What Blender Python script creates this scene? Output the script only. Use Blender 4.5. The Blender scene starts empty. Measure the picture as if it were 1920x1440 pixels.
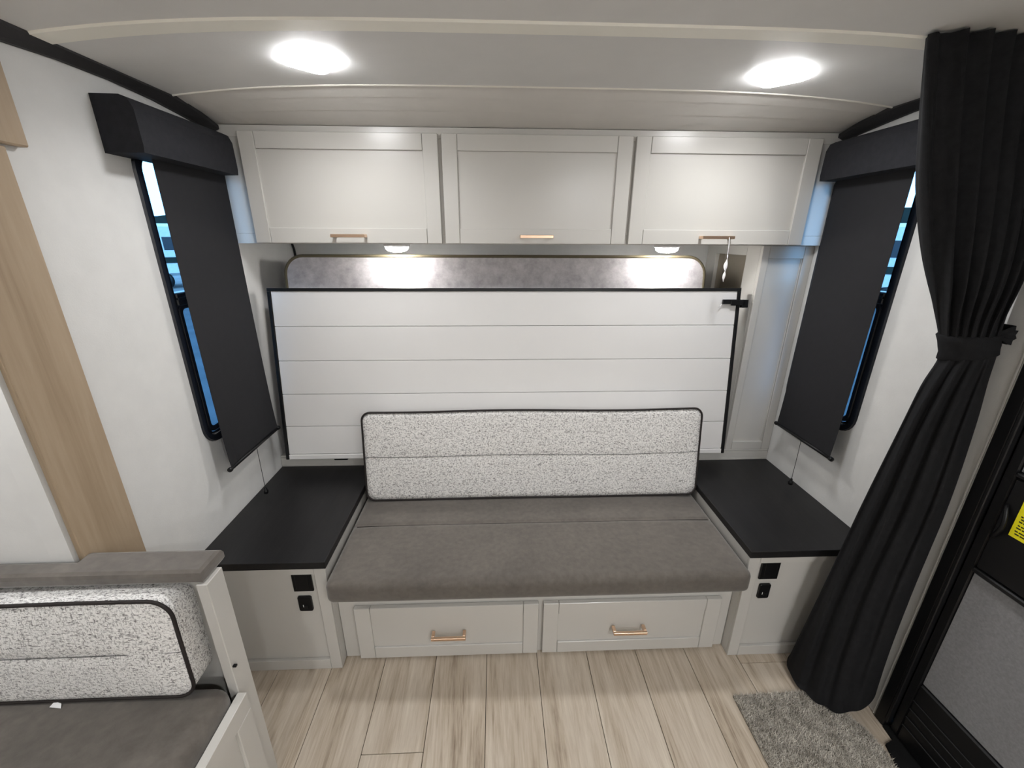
import bpy, bmesh, math, random
import numpy as np
from mathutils import Matrix, Vector

random.seed(7)
rng = np.random.default_rng(7)
SC = bpy.context.scene
COL = SC.collection
H = 1.494                      # camera height above the floor (m)

# ------------------------------------------------------------------ camera
YAW, PITCH, ROLL, FPX = 3.95028891e-02, 3.36608270e-01, -4.61538360e-03, 785.41
def cam_axes():
    cy, sy, cp, sp = math.cos(YAW), math.sin(YAW), math.cos(PITCH), math.sin(PITCH)
    f = Vector((sy*cp, cy*cp, -sp)); r = Vector((cy, -sy, 0)); d = f.cross(r)
    cr, sr = math.cos(ROLL), math.sin(ROLL)
    return r*cr + d*sr, d*cr - r*sr, f
R_, D_, F_ = cam_axes()
cam_d = bpy.data.cameras.new('camera'); cam = bpy.data.objects.new('camera', cam_d); COL.objects.link(cam)
cam.matrix_world = Matrix(((R_.x, -D_.x, -F_.x, 0), (R_.y, -D_.y, -F_.y, 0), (R_.z, -D_.z, -F_.z, H), (0, 0, 0, 1)))
cam_d.sensor_fit = 'HORIZONTAL'; cam_d.sensor_width = 36.0; cam_d.lens = FPX/1920*36
cam_d.clip_start = 0.02; cam_d.clip_end = 300
SC.camera = cam

# ------------------------------------------------------------------ daylight, exposure
SKY = (0.23, 0.56, 1.0); SKY_STRENGTH = 5.2
CEIL_LAMP = 47.0; CEIL_WATT = 2.2; PUCK_LAMP = 115.0; REAR_FILL = 325.0; SLIDE_FILL = 85.0  # the rear and slide-out strengths drive added fill lights
world = bpy.data.worlds.new('sky'); SC.world = world; world.use_nodes = True
bg = world.node_tree.nodes['Background']; bg.inputs[0].default_value = (*SKY, 1); bg.inputs[1].default_value = SKY_STRENGTH
vs = SC.view_settings
vs.view_transform = 'Standard'; vs.look = 'None'; vs.gamma = 1.0; vs.exposure = 0.08; vs.use_curve_mapping = False
SC.cycles.use_denoising = True; SC.cycles.use_light_tree = False
SC.cycles.max_bounces = 6; SC.cycles.diffuse_bounces = 4; SC.cycles.transparent_max_bounces = 12
SC.cycles.sample_clamp_indirect = 6.0

# ------------------------------------------------------------------ materials
MATS = {}
def new_mat(name):
    m = bpy.data.materials.new(name); m.use_nodes = True
    nt = m.node_tree; b = nt.nodes['Principled BSDF']; MATS[name] = m
    return m, nt, b
def lin(r, g, b):
    f = lambda c: (c/255/12.92) if c/255 <= .04045 else ((c/255+.055)/1.055)**2.4
    return (f(r), f(g), f(b), 1)
def obj_coord(nt, scale=(1, 1, 1)):
    tc = nt.nodes.new('ShaderNodeTexCoord'); mp = nt.nodes.new('ShaderNodeMapping')
    mp.inputs['Scale'].default_value = scale
    nt.links.new(tc.outputs['Object'], mp.inputs['Vector']); return mp.outputs[0]
def noise(nt, vec, scale, detail=3, rough=.55):
    n = nt.nodes.new('ShaderNodeTexNoise'); n.inputs['Scale'].default_value = scale
    n.inputs['Detail'].default_value = detail; n.inputs['Roughness'].default_value = rough
    if vec is not None: nt.links.new(vec, n.inputs['Vector'])
    return n.outputs['Fac']
def ramp(nt, fac, stops):
    r = nt.nodes.new('ShaderNodeValToRGB'); cr = r.color_ramp
    while len(cr.elements) < len(stops): cr.elements.new(.5)
    for e, (p, c) in zip(cr.elements, stops): e.position = p; e.color = c
    nt.links.new(fac, r.inputs[0]); return r.outputs[0]
def bump(nt, b, h, strength, dist):
    n = nt.nodes.new('ShaderNodeBump'); n.inputs['Strength'].default_value = strength; n.inputs['Distance'].default_value = dist
    nt.links.new(h, n.inputs['Height']); nt.links.new(n.outputs[0], b.inputs['Normal'])
def mixc(nt, fac, a, b, mode='MIX'):
    m = nt.nodes.new('ShaderNodeMix'); m.data_type = 'RGBA'; m.blend_type = mode
    for s, v in ((0, fac), (6, a), (7, b)):
        if hasattr(v, 'is_linked') or hasattr(v, 'links'): nt.links.new(v, m.inputs[s])
        else: m.inputs[s].default_value = v
    return m.outputs[2]
def plain(name, col, rough=.5, spec=.5, metal=0.0, nscale=0, namp=.06, bscale=0, bstr=.2, bdist=.001):
    m, nt, b = new_mat(name)
    b.inputs['Roughness'].default_value = rough; b.inputs['Metallic'].default_value = metal
    b.inputs['Specular IOR Level'].default_value = spec
    v = obj_coord(nt)
    f = noise(nt, v, nscale or 9)
    lo = tuple(c*(1-namp) for c in col[:3]) + (1,); hi = tuple(min(1, c*(1+namp)) for c in col[:3]) + (1,)
    nt.links.new(ramp(nt, f, [(.3, lo), (.7, hi)]), b.inputs['Base Color'])
    if bscale: bump(nt, b, noise(nt, v, bscale, 2), bstr, bdist)
    return m

plain('wall_paper', (.66, .656, .642), .75, .2, nscale=14, namp=.03, bscale=260, bstr=.35, bdist=.0008)
plain('casing_grey', (.56, .55, .525), .7, .2, nscale=20, namp=.03, bscale=300, bstr=.3, bdist=.0006)
plain('ceiling_white', (.72, .715, .705), .55, .3, nscale=10, namp=.02, bscale=340, bstr=.3, bdist=.0006)
plain('batten_cream', (.93, .91, .83), .45, .4, namp=.02)
plain('strip_greige', (.68, .655, .625), .55, .3, namp=.03, bscale=300, bstr=.2, bdist=.0004)
plain('cabinet_cream', (.53, .515, .483), .27, .5, nscale=3, namp=.015)
plain('niche_taupe', (.30, .265, .215), .55, .3, namp=.03)
plain('white_plank', (.72, .71, .70), .38, .45, nscale=4, namp=.015)
plain('black_edge', (.006, .006, .0065), .4, .3)
plain('black_plastic', (.0045, .0045, .005), .4, .25)
plain('dark_trim', (.022, .021, .022), .6, .3, bscale=300, bstr=.4, bdist=.0005)
plain('valance_fabric', (.017, .0175, .021), .8, .2, nscale=60, namp=.15, bscale=420, bstr=.8, bdist=.001)
plain('blind_fabric', (.016, .016, .018), .75, .2, nscale=40, namp=.05, bscale=700, bstr=.2, bdist=.0004)
plain('curtain_cloth', (.010, .010, .0108), .9, .15, nscale=60, namp=.2, bscale=600, bstr=.6, bdist=.0008)
plain('tan_cord', (.10, .10, .10), .6, .2)
plain('copper', (.80, .57, .41), .30, .5, metal=1.0, namp=.05)
plain('piping_dark', (.022, .018, .017), .6, .2)
plain('piping_olive', (.095, .08, .05), .7, .2)
plain('door_felt', (.20, .20, .205), .9, .1, nscale=160, namp=.12, bscale=500, bstr=.4, bdist=.0006)
plain('sticker_yellow', (.78, .70, .01), .4, .4, namp=.02)
plain('ink', (.02, .02, .015), .6, .2)
plain('paper_white', (.8, .8, .8), .6, .3, namp=.03)
plain('window_black', (.012, .014, .02), .35, .5)
plain('asphalt_pale', (.16, .16, .16), .9, .1, nscale=2, namp=.15)
plain('trailer_white', (.55, .55, .55), .4, .4)
plain('hill_dark', (.018, .024, .02), .9, .1, nscale=.4, namp=.3)
plain('subfloor', (.035, .028, .022), .9, .1)
plain('rear_wall', (.58, .56, .53), .7, .2)
plain('rug_base', (.20, .185, .16), .95, .1, nscale=40, namp=.3)
plain('mat_black', (.008, .008, .008), .8, .1, bscale=300, bstr=.6, bdist=.002)
plain('steel_clip', (.5, .5, .5), .3, .5, metal=1.0)
plain('strap_black', (.012, .012, .012), .8, .2)

def mk_suede():
    m, nt, b = new_mat('suede_taupe'); v = obj_coord(nt)
    f = noise(nt, v, 7, 5, .65); f2 = noise(nt, v, 55, 4, .6)
    c = ramp(nt, f, [(.3, (.092, .080, .069, 1)), (.72, (.128, .112, .096, 1))])
    c2 = ramp(nt, f2, [(.3, (.82, .82, .82, 1)), (.7, (1.08, 1.08, 1.08, 1))])
    nt.links.new(mixc(nt, 1.0, c, c2, 'MULTIPLY'), b.inputs['Base Color'])
    b.inputs['Roughness'].default_value = .82; b.inputs['Specular IOR Level'].default_value = .25
    b.inputs['Sheen Weight'].default_value = .35; b.inputs['Sheen Roughness'].default_value = .5
    bump(nt, b, noise(nt, v, 420, 2), .25, .0006)
mk_suede()
def mk_tweed(name, ax):
    # short dark slubs, some lying along the width and some along the height, on pale yarn
    m, nt, b = new_mat(name)
    # widths run along x; 'height' runs along z
    v1 = obj_coord(nt, (110, 240, 330)); v2 = obj_coord(nt, (330, 240, 115)); v3 = obj_coord(nt, (300, 300, 300))
    n1 = noise(nt, v1, 1, 2, .6); n2 = noise(nt, v2, 1, 2, .6); n3 = noise(nt, v3, 1.3, 2, .6)
    d1 = ramp(nt, n1, [(.515, (0, 0, 0, 1)), (.68, (1, 1, 1, 1))])
    d2 = ramp(nt, n2, [(.53, (0, 0, 0, 1)), (.70, (1, 1, 1, 1))])
    dm = nt.nodes.new('ShaderNodeMath'); dm.operation = 'MAXIMUM'; nt.links.new(d1, dm.inputs[0]); nt.links.new(d2, dm.inputs[1])
    yarn = ramp(nt, n3, [(.25, (.72, .705, .685, 1)), (.75, (.98, .965, .945, 1))])
    col = mixc(nt, dm.outputs[0], yarn, (.19, .18, .175, 1))
    nt.links.new(col, b.inputs['Base Color']); b.inputs['Roughness'].default_value = .9
    b.inputs['Specular IOR Level'].default_value = .15
    bump(nt, b, n3, .5, .0012)
mk_tweed('tweed', 0)
def mk_mattress():
    m, nt, b = new_mat('mattress_grey'); v = obj_coord(nt, (1, 1, 1))
    f = noise(nt, v, 24, 7, .7); g = noise(nt, obj_coord(nt, (6, 30, 30)), 2, 4, .6)
    c = ramp(nt, f, [(.3, (.31, .29, .302, 1)), (.7, (.52, .50, .512, 1))])
    nt.links.new(c, b.inputs['Base Color']); b.inputs['Roughness'].default_value = .8
    b.inputs['Specular IOR Level'].default_value = .2
    bump(nt, b, g, .25, .003)
mk_mattress()
def mk_wood(name, stops, axis, fine, rough, rnd=True, bands=2.2):
    m, nt, b = new_mat(name)
    tc = nt.nodes.new('ShaderNodeTexCoord'); mp = nt.nodes.new('ShaderNodeMapping')
    sc = [1, 1, 1]; sc = [14, 14, 14]; sc[axis] = .9; mp.inputs['Scale'].default_value = sc
    if rnd:
        oi = nt.nodes.new('ShaderNodeObjectInfo'); mul = nt.nodes.new('ShaderNodeVectorMath'); mul.operation = 'SCALE'
        cmb = nt.nodes.new('ShaderNodeCombineXYZ')
        for i in range(3): nt.links.new(oi.outputs['Random'], cmb.inputs[i])
        nt.links.new(cmb.outputs[0], mul.inputs[0]); mul.inputs[3].default_value = 37.0
        ad = nt.nodes.new('ShaderNodeVectorMath'); ad.operation = 'ADD'
        nt.links.new(tc.outputs['Object'], ad.inputs[0]); nt.links.new(mul.outputs[0], ad.inputs[1])
        nt.links.new(ad.outputs[0], mp.inputs[0])
    else: nt.links.new(tc.outputs['Object'], mp.inputs[0])
    big = noise(nt, mp.outputs[0], .45, 2, .5)
    # distort the fine grain by the broad figure
    sep = nt.nodes.new('ShaderNodeVectorMath'); sep.operation = 'ADD'
    nt.links.new(mp.outputs[0], sep.inputs[0])
    cmb2 = nt.nodes.new('ShaderNodeCombineXYZ'); sm = nt.nodes.new('ShaderNodeMath'); sm.operation = 'MULTIPLY'
    nt.links.new(big, sm.inputs[0]); sm.inputs[1].default_value = 2.4
    for i in range(3):
        if i != axis: nt.links.new(sm.outputs[0], cmb2.inputs[i])
    nt.links.new(cmb2.outputs[0], sep.inputs[1])
    g = noise(nt, sep.outputs[0], fine, 6, .68)
    f2 = noise(nt, sep.outputs[0], fine*6, 3, .6)
    mm = nt.nodes.new('ShaderNodeMath'); mm.operation = 'MULTIPLY_ADD'
    nt.links.new(g, mm.inputs[0]); mm.inputs[1].default_value = .72
    m2 = nt.nodes.new('ShaderNodeMath'); m2.operation = 'MULTIPLY'; nt.links.new(f2, m2.inputs[0]); m2.inputs[1].default_value = .28
    nt.links.new(m2.outputs[0], mm.inputs[2])
    nt.links.new(ramp(nt, mm.outputs[0], stops), b.inputs['Base Color'])
    b.inputs['Roughness'].default_value = rough; b.inputs['Specular IOR Level'].default_value = .35
    bump(nt, b, g, .12, .0006)
mk_wood('oak_floor', [(.32, (.22, .165, .118, 1)), (.44, (.44, .365, .28, 1)), (.56, (.555, .48, .39, 1)), (.70, (.66, .59, .49, 1))], 1, 1.6, .5)
mk_wood('oak_fascia', [(.3, (.27, .195, .125, 1)), (.5, (.345, .26, .175, 1)), (.7, (.41, .32, .225, 1))], 2, 1.1, .5)
mk_wood('black_wood', [(.3, (.006, .006, .0065, 1)), (.55, (.011, .0105, .011, 1)), (.75, (.019, .018, .018, 1))], 1, 2.6, .42, rnd=False)

def mk_emit(name, col, strength):
    m = bpy.data.materials.new(name); m.use_nodes = True; nt = m.node_tree
    nt.nodes.remove(nt.nodes['Principled BSDF'])
    e = nt.nodes.new('ShaderNodeEmission'); e.inputs[0].default_value = (*col, 1); e.inputs[1].default_value = strength
    nt.links.new(e.outputs[0], nt.nodes['Material Output'].inputs[0]); MATS[name] = m
mk_emit('lens_ceiling', (.985, .99, 1.0), CEIL_LAMP)
mk_emit('lens_puck', (1.0, .975, .94), PUCK_LAMP)
mk_emit('fill_rear', (.985, .99, 1.0), REAR_FILL)
mk_emit('fill_slide', (.985, .99, 1.0), SLIDE_FILL)
def mk_glass(name, tint, gloss, screen=None):
    m = bpy.data.materials.new(name); m.use_nodes = True; nt = m.node_tree
    nt.nodes.remove(nt.nodes['Principled BSDF'])
    t = nt.nodes.new('ShaderNodeBsdfTransparent'); t.inputs[0].default_value = (*tint, 1)
    g = nt.nodes.new('ShaderNodeBsdfGlossy'); g.inputs['Roughness'].default_value = .02
    mx = nt.nodes.new('ShaderNodeMixShader'); mx.inputs[0].default_value = gloss
    nt.links.new(t.outputs[0], mx.inputs[1]); nt.links.new(g.outputs[0], mx.inputs[2])
    nt.links.new(mx.outputs[0], nt.nodes['Material Output'].inputs[0]); MATS[name] = m
mk_glass('window_glass', (.93, .96, .98), .06)
mk_glass('screen_glass', (.55, .62, .68), .05)

# ------------------------------------------------------------------ object helpers
WL = {}                                       # world location of every object made here
def props(o, label=None, cat=None, group=None, kind=None):
    if label: o['label'] = label
    if cat: o['category'] = cat
    if group: o['group'] = group
    if kind: o['kind'] = kind
    return o
def thing(name, loc, label=None, cat=None, group=None, kind=None):
    o = bpy.data.objects.new(name, None); COL.objects.link(o); o.empty_display_size = .05
    o.location = loc; WL[o.name] = Vector(loc)
    return props(o, label, cat, group, kind)
def link(name, verts, faces, mat, parent=None, smooth=False, origin=None):
    v = np.asarray(verts, float)
    if origin is None:
        lo, hi = v.min(0), v.max(0); origin = Vector(((lo[0]+hi[0])/2, (lo[1]+hi[1])/2, lo[2]))
    origin = Vector(origin)
    me = bpy.data.meshes.new(name)
    me.from_pydata((v - np.array(origin)).tolist(), [], faces); me.update()
    me.materials.append(MATS[mat])
    if smooth: me.polygons.foreach_set('use_smooth', [True]*len(me.polygons))
    return place(name, me, origin, parent)
def place(name, me, origin, parent=None):
    o = bpy.data.objects.new(name, me); COL.objects.link(o)
    WL[o.name] = Vector(origin)
    if parent is not None:
        o.parent = parent; o.location = Vector(origin) - WL[parent.name]
    else: o.location = origin
    return o
def bm_link(name, bm, mat, parent=None, smooth=False):
    bm.verts.ensure_lookup_table(); bm.verts.index_update()
    v = [tuple(x.co) for x in bm.verts]; f = [[q.index for q in p.verts] for p in bm.faces]; bm.free()
    return link(name, v, f, mat, parent, smooth)
def add_box(bm, x0, x1, y0, y1, z0, z1, xf=None, bev=0.0):
    n0 = len(bm.verts)
    vs_ = [bm.verts.new((x, y, z)) for x in (x0, x1) for y in (y0, y1) for z in (z0, z1)]
    fs = [(0, 1, 3, 2), (4, 6, 7, 5), (0, 4, 5, 1), (2, 3, 7, 6), (0, 2, 6, 4), (1, 5, 7, 3)]
    faces = [bm.faces.new([vs_[i] for i in f]) for f in fs]
    geo = vs_
    if bev > 0:
        edges = list({e for f in faces for e in f.edges})
        r = bmesh.ops.bevel(bm, geom=edges, offset=bev, segments=1, affect='EDGES', profile=.5)
        geo = list({v for f in r['faces'] for v in f.verts})
    if xf is not None:
        for v in geo: v.co = xf(v.co)
def box(name, x0, x1, y0, y1, z0, z1, mat, parent=None, bev=.0015, xf=None):
    bm = bmesh.new(); add_box(bm, min(x0, x1), max(x0, x1), min(y0, y1), max(y0, y1), min(z0, z1), max(z0, z1), xf, bev)
    bmesh.ops.recalc_face_normals(bm, faces=bm.faces)
    return bm_link(name, bm, mat, parent)
def boxes(name, lst, mat, parent=None, bev=.0, xf=None):
    bm = bmesh.new()
    for b in lst: add_box(bm, *b, xf=xf, bev=bev)
    bmesh.ops.recalc_face_normals(bm, faces=bm.faces)
    return bm_link(name, bm, mat, parent)
def rbox(name, x0, x1, y0, y1, z0, z1, r, mat, parent=None, n=(12, 6, 6), puff=None, xf=None, rr=None):
    """box with rounded edges; every face carries a grid so it can be puffed.  rr: per axis radii"""
    rx, ry, rz = rr or (r, r, r)
    c = np.array([(x0+x1)/2, (y0+y1)/2, (z0+z1)/2]); h = np.array([(x1-x0)/2, (y1-y0)/2, (z1-z0)/2]); rv = np.array([rx, ry, rz])
    idx, verts, faces = {}, [], []
    def axis(nn, hh, rr_):
        k = 4; t = [-hh + rr_*(1-math.cos(i/k*math.pi/2)) for i in range(k)]
        mid = list(np.linspace(-hh+rr_, hh-rr_, nn+1)); return np.array(t + mid + [-q for q in reversed(t)])
    ax = [axis(n[i], h[i], rv[i]) for i in range(3)]
    L = [len(a)-1 for a in ax]
    def vid(i, j, k):
        if (i, j, k) in idx: return idx[(i, j, k)]
        p = np.array([ax[0][i], ax[1][j], ax[2][k]])
        q = np.clip(p, -(h-rv), h-rv); d = (p-q)/rv; l = np.linalg.norm(d)
        # project the shell of the cube on to the rounded shell
        if l > 1e-9:
            dn = d/np.max(np.abs(d)); dd = d/l
            p = q + rv*dd*np.max(np.abs(d))
        if puff is not None: p = puff(p, h)
        idx[(i, j, k)] = len(verts); verts.append(p + c); return idx[(i, j, k)]
    for fi, (a, b_) in enumerate(((1, 2), (0, 2), (0, 1))):
        for side in (0, 1):
            for u in range(L[a]):
                for v in range(L[b_]):
                    q = []
                    for du, dv in ((0, 0), (1, 0), (1, 1), (0, 1)):
                        t = [0, 0, 0]; t[fi] = side*L[fi]; t[a] = u+du; t[b_] = v+dv; q.append(vid(*t))
                    flip = (side == 0) ^ (fi == 1)
                    faces.append(q[::-1] if flip else q)
    if xf is not None: verts = [np.array(xf(Vector(p))) for p in verts]
    o = link(name, verts, faces, mat, parent, smooth=True)
    return o
def tube(name, pts, r, mat, parent=None, n=8, closed=False, rads=None):
    pts = [Vector(p) for p in pts]; N = len(pts); verts, faces = [], []
    up0 = Vector((0.137, .21, .97)).normalized(); prev = None
    for i, p in enumerate(pts):
        a = pts[(i-1) % N] if (closed or i > 0) else p; b = pts[(i+1) % N] if (closed or i < N-1) else p
        t = (b-a).normalized()
        if prev is None:
            u = t.cross(up0)
            if u.length < 1e-3: u = t.cross(Vector((1, 0, 0)))
            u.normalize()
        else: u = (prev - t*prev.dot(t)).normalized()
        prev = u; w = t.cross(u); rr = rads[i] if rads else r
        for k in range(n):
            an = 2*math.pi*k/n; verts.append(p + (u*math.cos(an) + w*math.sin(an))*rr)
    rng_ = N if closed else N-1
    for i in range(rng_):
        j = (i+1) % N
        for k in range(n): faces.append([i*n+k, i*n+(k+1) % n, j*n+(k+1) % n, j*n+k])
    if not closed:
        faces.append(list(range(n))[::-1]); faces.append([(N-1)*n+k for k in range(n)])
    return link(name, [tuple(v) for v in verts], faces, mat, parent, smooth=True)
def lathe(name, c, prof, mat, parent=None, n=24, axis='z'):
    verts, faces = [], []
    for (r, h) in prof:
        for k in range(n):
            a = 2*math.pi*k/n
            p = (r*math.cos(a), r*math.sin(a), h) if axis == 'z' else ((h, r*math.cos(a), r*math.sin(a)) if axis == 'x' else (r*math.cos(a), h, r*math.sin(a)))
            verts.append((c[0]+p[0], c[1]+p[1], c[2]+p[2]))
    for i in range(len(prof)-1):
        for k in range(n): faces.append([i*n+k, i*n+(k+1) % n, (i+1)*n+(k+1) % n, (i+1)*n+k])
    faces.append(list(range(n))[::-1]); faces.append([(len(prof)-1)*n+k for k in range(n)])
    return link(name, verts, faces, mat, parent, smooth=True)
def loft(name, rings, mat, parent=None, closed_ring=True, caps=True, smooth=False):
    n = len(rings[0]); verts = [tuple(p) for r in rings for p in r]; faces = []
    for i in range(len(rings)-1):
        for k in range(n if closed_ring else n-1):
            faces.append([i*n+k, i*n+(k+1) % n, (i+1)*n+(k+1) % n, (i+1)*n+k])
    if caps and closed_ring:
        faces.append(list(range(n))[::-1]); faces.append([(len(rings)-1)*n+k for k in range(n)])
    return link(name, verts, faces, mat, parent, smooth)
def fix_normals(o):
    bm = bmesh.new(); bm.from_mesh(o.data); bmesh.ops.recalc_face_normals(bm, faces=bm.faces); bm.to_mesh(o.data); bm.free()
def rrect(cu, cv, hu, hv, r, n=6):
    p = []
    for sx, sy, a0 in ((1, 1, 0), (-1, 1, 90), (-1, -1, 180), (1, -1, 270)):
        for i in range(n+1):
            a = math.radians(a0 + 90*i/n); p.append((cu + sx*(hu-r) + r*math.cos(a), cv + sy*(hv-r) + r*math.sin(a)))
    return p
def ray(px, py):
    a, b = (px-960)/FPX, (py-720)/FPX
    return R_*a + D_*b + F_

XL, XR = -.990, 1.296                          # the two side walls
YR = -2.2                                      # wall behind the viewpoint
XM = (XL+XR)/2; XH = (XR-XL)/2
# ------------------------------------------------------------------ floor and its planks
floor = box('floor', XL, XR, YR, 1.76, -.04, -.0035, 'subfloor', bev=0); props(floor, 'pale oak plank floor of the trailer, boards running toward the sofa', 'floor', kind='structure')
PW = .1892; PX0 = -.8015 - PW
ends = {3: .851, 10: 1.097, 0: .4, 1: -.3, 2: -.1, 4: -.35, 5: .35, 6: -.55, 7: .1, 8: -.2, 9: .3, 11: .2}
pmesh = {}
def plank_mesh(w, l):
    k = (round(w, 4), round(l, 4))
    if k not in pmesh:
        bm = bmesh.new(); add_box(bm, -w/2, w/2, -l/2, l/2, -.006, 0, bev=.0010)
        bmesh.ops.recalc_face_normals(bm, faces=bm.faces)
        me = bpy.data.meshes.new('plank'); bm.to_mesh(me); bm.free(); me.materials.append(MATS['oak_floor']); pmesh[k] = me
    return pmesh[k]
for i in range(13):
    xa = PX0 + i*PW; xb = min(xa+PW, XR-.001); xa = max(xa, XL+.001)
    if xb - xa < .02: continue
    cuts = [1.2]; y = ends.get(i, 0.0)
    while y > YR: cuts.append(y); y -= 1.22
    cuts.append(YR+.002)
    for a, b in zip(cuts[:-1], cuts[1:]):
        if a - b < .03: continue
        place('plank', plank_mesh(xb-xa-.0018, a-b-.0018), ((xa+xb)/2, (a+b)/2, 0), floor)

# ------------------------------------------------------------------ side walls, back walls
WT = .05
WY0, WY1, WZ0, WZ1 = 1.336, 1.672, H-.655, H+.215          # hole of the left window
SLY = .826                                                  # end of the slide-out opening
wl = boxes('wall_left', [(XL-WT, XL, SLY, WY0, 0, 2.0), (XL-WT, XL, WY1, 2.26, 0, 2.0), (XL-WT, XL, WY0, WY1, 0, WZ0), (XL-WT, XL, WY0, WY1, WZ1, 2.0),
    (XL-WT, XL, YR, SLY, H+.17, 2.0), (XL-WT, XL, YR, -1.3, 0, H+.17)], 'wall_paper')
props(wl, 'off-white linen-textured side wall carrying the left window', 'wall', kind='structure')
ws = boxes('wall_slide', [(-1.80, XL-WT, SLY, SLY+.04, 0, H+.25), (-1.84, -1.80, -1.34, SLY+.04, 0, H+.25), (-1.80, XL-WT, -1.34, -1.30, 0, H+.25),
    (-1.84, XL-WT, -1.34, SLY+.04, H+.17, H+.21), (-1.84, XL-WT, -1.34, SLY+.04, -.04, 0)], 'wall_paper')
props(ws, 'off-white end wall of the slide-out behind the dinette bench', 'wall', kind='structure')
VY0, VY1 = 1.352, 1.69
wr = boxes('wall_right', [(XR, XR+WT, YR, VY0, 0, 2.0), (XR, XR+WT, VY1, 2.26, 0, 2.0), (XR, XR+WT, VY0, VY1, 0, WZ0), (XR, XR+WT, VY0, VY1, WZ1, 2.0)], 'wall_paper')
props(wr, 'off-white linen-textured side wall behind the tied black curtain', 'wall', kind='structure')
wb = box('wall_back', XL, XR, 2.205, 2.26, 0, 2.0, 'wall_paper', bev=0); props(wb, 'off-white front wall behind the folded bed mattress', 'wall', kind='structure')
wq = box('wall_rear', XL, XR, YR-.05, YR, 0, 2.0, 'rear_wall', bev=0); props(wq, 'plain wall at the far end behind the viewpoint', 'wall', kind='structure')

# ------------------------------------------------------------------ ceiling
def ceil_z(x, base=.432, k=1.0):
    t = min(1.0, abs(x-XM)/XH); return H + base - .042*k*t**4
xs = [XM + XH*math.sin(math.radians(a)) for a in range(-90, 91, 6)]
def sheet(name, prof, th, mat, parent=None):
    """prof: (y, base, camber) from front to back; a solid sheet of thickness th"""
    rings = []
    for y, b_, k in prof: rings.append([(x, y, ceil_z(x, b_, k)) for x in xs] + [(x, y, ceil_z(x, b_, k)+th) for x in reversed(xs)])
    o = loft(name, rings, mat, parent); fix_normals(o); return o
ceiling = sheet('ceiling', [(YR, .432, 1), (1.0, .432, 1), (1.5, .432, 1)], .03, 'ceiling_white')
props(ceiling, 'pale grey slightly arched ceiling panel', 'ceiling', kind='structure')
sheet('ceiling_strip', [(1.4995, .4365, 1), (1.557, .4165, .75)], .02, 'strip_greige', ceiling)
sheet('ceiling_strip', [(1.5575, .4185, .75), (1.628, .396, .4)], .02, 'strip_greige', ceiling)
sheet('ceiling_strip', [(1.6285, .398, .4), (1.71, .368, .0)], .02, 'strip_greige', ceiling)
sheet('ceiling_strip', [(1.71, .372, .0), (2.24, .372, .0)], .02, 'strip_greige', ceiling)
b = loft('edge_bead', [[(x, 1.496 + .004*math.cos(a), ceil_z(x, .4325) - .0005 + .0035*math.sin(a)) for a in [i*math.pi/4 for i in range(8)]] for x in xs], 'batten_cream', ceiling, smooth=True); fix_normals(b)
bat = loft('trim_1', [[(x, 1.088, ceil_z(x, .427)), (x, 1.136, ceil_z(x, .427)), (x, 1.139, ceil_z(x, .433)), (x, 1.085, ceil_z(x, .433))] for x in [XL+.012+(XR-XL-.03)*i/60 for i in range(61)]], 'batten_cream')
fix_normals(bat); props(bat, 'cream batten crossing the ceiling from wall to curtain', 'trim', kind='structure')
cv = [(YR, .350, .40), (1.0, .362, .40), (1.17, .374, .402), (1.31, .376, .403), (1.45, .370, .403), (1.55, .360, .396), (1.64, .350, .378), (1.702, .340, .362)]
for nm, xw, s, lab in (('trim_2', XL, 1, 'black cove moulding where the ceiling meets the left wall'), ('trim_3', XR, -1, 'black cove moulding where the ceiling meets the right wall')):
    o = loft(nm, [[(xw, y, H+a), (xw+s*.012, y, H+a), (xw+s*.036, y, H+b_-.012), (xw+s*.036, y, H+b_), (xw, y, H+b_)] for y, a, b_ in cv], 'dark_trim')
    fix_normals(o); props(o, lab, 'trim', kind='structure')

# slide-out fascia boards on the left wall
o = box('trim_4', XL+.0005, XL+.014, .835, .985, 0, H+.168, 'oak_fascia', bev=.002); props(o, 'tall tan oak board standing on the left wall behind the dinette', 'trim', kind='structure')
o = box('trim_5', XL+.0005, XL+.022, -1.4, 1.026, H+.172, H+.345, 'oak_fascia', bev=.003); props(o, 'horizontal tan oak header board above the tall board at the left edge', 'trim', kind='structure')

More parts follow.
